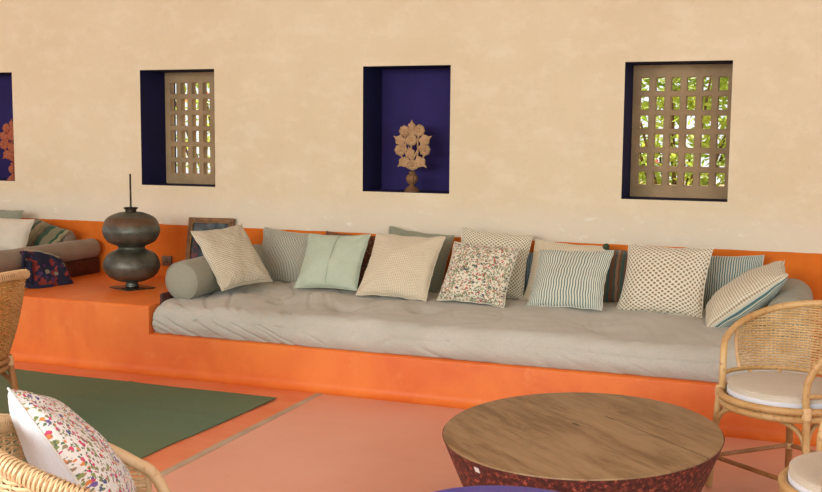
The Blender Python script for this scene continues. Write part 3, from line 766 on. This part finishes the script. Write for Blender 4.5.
stk = link('price_sticker', bm, noisy('white_paper', srgb(232, 228, 220), srgb(222, 218, 210), 9, .7), tb, smooth=False)
A = math.radians(-112); stk.location = (.4985*math.cos(A), .4985*math.sin(A), .348); stk.rotation_euler = (.42, 0, A+PI/2)

# purple side table in the foreground, only its rim in view
pt = empty('purple_side_table', (-.70, -3.925, 0), 0, 'purple lacquered round side table, only its back rim visible at the bottom edge', 'table')
tb.location = (-.758, -2.70, 0); tb.scale = (.982, 1.16, 1); tb.rotation_euler = (0, 0, -.12)
M_pur = noisy('purple_lacquer', srgb(84, 62, 196), srgb(90, 70, 204), 4, .35)
bm = bmesh.new(); lathe(bm, [(.001, .428), (.322, .428), (.33, .434), (.33, .445), (.324, .45), (.001, .45)], 96); link('table_top', bm, M_pur, pt)
bm = bmesh.new(); lathe(bm, smooth_prof([(.17, 0), (.165, .02), (.05, .05), (.032, .1), (.03, .3), (.05, .41), (.11, .429)], 5), 40); link('pedestal', bm, M_pur, pt)

# ---------------------------------------------------------------- rug
def rug():
    bm = bmesh.new(); x0, x1, y0, y1 = -6.6, -2.71, -5.0, -1.43; nx, ny = 110, 90; T_, B_ = {}, {}
    for i in range(nx+1):
        for j in range(ny+1):
            u, v = i/nx, j/ny; x = x0+(x1-x0)*u; y = y0+(y1-y0)*v
            x += -.045*(y1-y)*u; y += .012*noise.noise(Vector((x*1.8, 3, 0)))*(v**6)*2
            x += .022*noise.noise(Vector((y*3.2, 1, 0)))*(u**10)
            z = .008+.006*max(0, noise.noise(Vector((x*1.3, y*1.1, 2))))+.010*max(0, noise.noise(Vector((y*2.3, 5, 1))))*u**30+.008*max(0, noise.noise(Vector((x*1.2, 8, 1))))*v**30
            z += .004*math.exp(-((x-y*.25+3.3)/.03)**2)+.003*math.exp(-((y+2.05+.05*x)/.02)**2)
            T_[i, j] = bm.verts.new((x, y, z)); B_[i, j] = bm.verts.new((x, y, z-.006))
    for i in range(nx):
        for j in range(ny):
            bm.faces.new((T_[i, j], T_[i+1, j], T_[i+1, j+1], T_[i, j+1])); bm.faces.new((B_[i, j], B_[i, j+1], B_[i+1, j+1], B_[i+1, j]))
    for i in range(nx):
        for j in (0, ny): bm.faces.new((T_[i, j], T_[i+1, j], B_[i+1, j], B_[i, j]))
    for j in range(ny):
        for i in (0, nx): bm.faces.new((T_[i, j], T_[i, j+1], B_[i, j+1], B_[i, j]))
    return link('floor_mat', bm, cloth('green_cotton_mat', srgb(108, 122, 92), srgb(98, 122, 98), 400, .3, 1.2, 0.0))
tag(rug(), 'plain dark green cotton floor mat spread in front of the orange block', 'rug')

# ---------------------------------------------------------------- rattan armchairs
def chair(loc, rz, label, ms, s=1.0, bh=.79, ah=.585, wrap_rim=False, group='rattan armchairs around the room', seat_z=.42, panel_span=112, panel_z0=.475, postw=124, flare=.05):
    mp, mw, mwrap, mbr = ms; t = empty('rattan_armchair', loc, rz, label, 'chair', group)
    A0 = math.radians(postw)
    def rim(a, f=1.0):
        c = max(0, math.cos(a*.72)); z = ah+(bh-ah)*c; r = (.25+flare*c)*s
        # blend the ends down onto the posts
        e = abs(a)/A0
        return Vector((r*math.sin(a), r*math.cos(a), z))
    pts = [Vector((.25*s*math.sin(-A0), .25*s*math.cos(A0), seat_z+.0)), Vector((.251*s*math.sin(-A0), .25*s*math.cos(A0), seat_z+(ah-seat_z)*.62))]
    for k in range(-11, 12):
        a = A0*.93*k/11; pts.append(rim(a))
    pts += [Vector((.251*s*math.sin(A0), .25*s*math.cos(A0), seat_z+(ah-seat_z)*.62)), Vector((.25*s*math.sin(A0), .25*s*math.cos(A0), seat_z))]
    bm = bmesh.new(); tube(bm, spline(pts, 4), .0145, 12); link('arm_rail', bm, mp, t)
    if wrap_rim:   # cane wound round the back rim
        bm = bmesh.new(); n = 150
        for i in range(n):
            a = -A0*.55+A0*1.1*i/n; c0 = rim(a); d = (rim(a+.01)-rim(a-.01)).normalized(); u = d.orthogonal().normalized(); w = d.cross(u)
            sk = d*(.004*(1 if i % 2 else -1))
            tube(bm, [c0+(u*math.cos(q*PI/5)+w*math.sin(q*PI/5))*.0205+sk*math.cos(q*PI/5) for q in range(10)], .0028, 4, True)
        link('rim_wrapping', bm, mwrap, t)
    # woven panel
    sp = math.radians(panel_span); ns = 46
    def surf(a, q):   # q 0 bottom .. 1 top
        top = rim(a); bot = Vector((.252*s*math.sin(a), .252*s*math.cos(a), panel_z0))
        p = bot.lerp(top, q); bulge = .012*math.sin(PI*q); p.x += bulge*math.sin(a); p.y += bulge*math.cos(a); return p
    bm = bmesh.new(); nrow = int((bh-panel_z0)/.0108)
    for r_ in range(nrow):
        P = []; m = ns*2
        for i in range(m+1):
            a = -sp+2*sp*i/m; top = rim(a).z; z = panel_z0+r_*.0108; q = (z-panel_z0)/(top-panel_z0)
            if q > .97: 
                if len(P) > 2: tube(bm, P, .0042, 4, cap=False)
                P = []; continue
            p = surf(a, q); off = .0042*math.cos(PI*(i/2+.0)+PI*r_)*(1 if i % 2 == 0 else 0)
            off = .0042*(1 if (i//2+r_) % 2 else -1)*(1 if i % 2 == 0 else 0)
            jit = .0030*noise.noise(Vector((a*6, z*60, 1)))
            P.append(p+Vector((math.sin(a), math.cos(a), 0))*off+Vector((0, 0, jit)))
        if len(P) > 2: tube(bm, P, .0042, 4, cap=False)
    for i in range(ns+1):
        a = -sp+2*sp*i/ns
        tube(bm, [surf(a, q/7) for q in range(8)], .0024, 5)
    link('woven_back', bm, mw, t)
    for a in (-sp, sp):
        bm = bmesh.new(); tube(bm, [surf(a, q/6) for q in range(7)], .0075, 8); link('side_spindle', bm, mwrap, t)
    bm = bmesh.new(); tube(bm, [Vector((.254*s*math.sin(a), .254*s*math.cos(a), panel_z0-.006)) for a in [-A0+2*A0*i/40 for i in range(41)]], .010, 8); link('back_rail', bm, mp, t)
    # seat rings
    for z in (seat_z, seat_z-.032):
        bm = bmesh.new(); R_ = (.256 if z == seat_z else .250)*s
        tube(bm, [(R_*math.cos(2*PI*i/56), R_*math.sin(2*PI*i/56), z) for i in range(56)], .0145, 10, True); link('seat_ring', bm, mp, t)
    bm = bmesh.new()
    for i in range(-11, 12):
        x = i*.021*s; h = math.sqrt(max(0, (.25*s)**2-x*x)); tube(bm, [(x, -h, seat_z-.012), (x, h, seat_z-.012)], .009, 6)
    link('seat_slats', bm, mw, t)
    # legs
    leg = [(-A0, .29), (A0, .29), (math.radians(-35), .33), (math.radians(35), .33)]; feet = []
    legs = []
    for a, rf in leg:
        top = Vector((.258*s*math.sin(a), .258*s*math.cos(a), seat_z+.02)); foot = Vector((rf*s*math.sin(a), rf*s*math.cos(a), .003)); feet.append((top, foot))
        bm = bmesh.new(); tube(bm, [top.lerp(foot, q/6) for q in range(7)], .0145, 10); legs.append(link('leg', bm, mp if abs(a) > 1.5 else mbr, t))
    for (i, j) in ((0, 1), (0, 2), (1, 3), (2, 3)):
        a = feet[i][0].lerp(feet[i][1], .70); b = feet[j][0].lerp(feet[j][1], .70)
        bm = bmesh.new(); tube(bm, [a, b], .010, 8); link('stretcher', bm, mbr, t)
    for (i, j) in ((0, 1), (1, 3), (0, 2)):   # bent arch braces under the seat
        a = feet[i][0].lerp(feet[i][1], .60); b = feet[j][0].lerp(feet[j][1], .60); bt_ = None; at_ = feet[i][0].lerp(feet[j][0], .16); bt = feet[i][0].lerp(feet[j][0], .84)
        at_.z = bt.z = seat_z-.068; at2 = feet[i][0].lerp(feet[i][1], .34); bt2 = feet[j][0].lerp(feet[j][1], .34)
        in_ = Vector((0, 0, 0)); mid = feet[i][0].lerp(feet[j][0], .5); mid.z = seat_z-.055
        bm = bmesh.new(); tube(bm, spline([a, at2.lerp(at_, .15), at_, mid, bt, bt2.lerp(bt_ if False else bt, .15), b], 6), .0105, 8); link('arch_brace', bm, mp, t)
    # cane bindings at the joints
    for i, (top, foot) in enumerate(feet):
        for q, hh in ((.06, .045), (.70, .026)):
            c0 = top.lerp(foot, q); d = (foot-top).normalized(); bm = bmesh.new()
            tube(bm, [c0-d*hh/2, c0-d*hh*.3, c0+d*hh*.3, c0+d*hh/2], [.0165, .0185, .0185, .0165], 10); link('cane_binding', bm, mwrap, legs[i])
    for a in (-1.3, -.8, 0, .8, 1.3):
        p0 = Vector((.255*s*math.sin(a), .255*s*math.cos(a), seat_z+.005)); p1 = Vector((.255*s*math.sin(a), .255*s*math.cos(a), panel_z0))
        bm = bmesh.new(); tube(bm, [p0, p1], .009, 8); link('back_spindle', bm, mwrap, t)
    return t
MS = (M_rattan, M_weave, M_wrap, M_rattan_brown); MS_b = (M_rattan_brown, M_weave_b, M_wrap, M_rattan_brown); MS_p = (M_rattan_pale, M_rattan_pale, M_rattan_pale, M_rattan)
RA = math.radians
chair((-.07, -2.04, 0), RA(-38), 'rattan armchair with woven back right of the coffee table, facing it', MS, panel_span=88, bh=.768, panel_z0=.487)
chair((.205, -3.15, 0), RA(-88), 'rattan armchair cut by the bottom right corner, only seat edge showing', MS)
chair((-3.612, -2.86, 0), RA(-90), 'amber rattan armchair at the left edge, woven back before the orange block', MS_b, bh=.825, ah=.66, panel_z0=.43, flare=.10, wrap_rim=True)
chair((-1.442, -4.513, 0), RA(136.5), 'pale rattan armchair in the bottom left foreground holding the white floral cushion', MS_p, s=1.06, bh=.80, ah=.556, wrap_rim=True)

def seat_pad(loc, label, r=.228, th=.050, m=None):
    t = empty('seat_cushion', loc, 0, label, 'cushion', 'round seat cushions on the rattan chairs')
    bm = bmesh.new(); lathe(bm, smooth_prof([(.001, 0), (r*.9, 0), (r*.985, .004), (r*.995, .012), (r, .03), (r*.995, th-.012), (r*.96, th), (r*.6, th+.006), (.001, th+.008)], 4), 64)
    link('cushion_cover', bm, M_pad, t)
    bm = bmesh.new(); lathe(bm, [(r*.99, .002), (r*1.006, .004), (r*1.008, .024), (r*.99, .026)], 64, cap=False); link('white_band', bm, M_p_white, t)
    bm = bmesh.new(); tube(bm, [(r*.985*math.cos(2*PI*i/64), r*.985*math.sin(2*PI*i/64), th-.006) for i in range(64)], .004, 6, True); link('piping', bm, M_pad, t)
M_pad = cloth('beige_seat_cotton', srgb(198, 188, 168), srgb(206, 196, 178), 300, .15, 4)
seat_pad((-.07, -2.04, .421), 'round beige seat cushion with white band on the chair beside the coffee table')
seat_pad((.205, -3.15, .421), 'round beige seat cushion on the chair cut by the bottom right corner', .24)
seat_pad((-1.442, -4.513, .421), 'round beige seat cushion hidden beneath the white floral cushion', .24)

pillow((-1.634, -4.44, .654, 2.32, .60, .45, .40, .40), .17, [M_p_wfloral, M_p_white], 'white cushion with colourful meadow flower print in the foreground chair', None, 31)
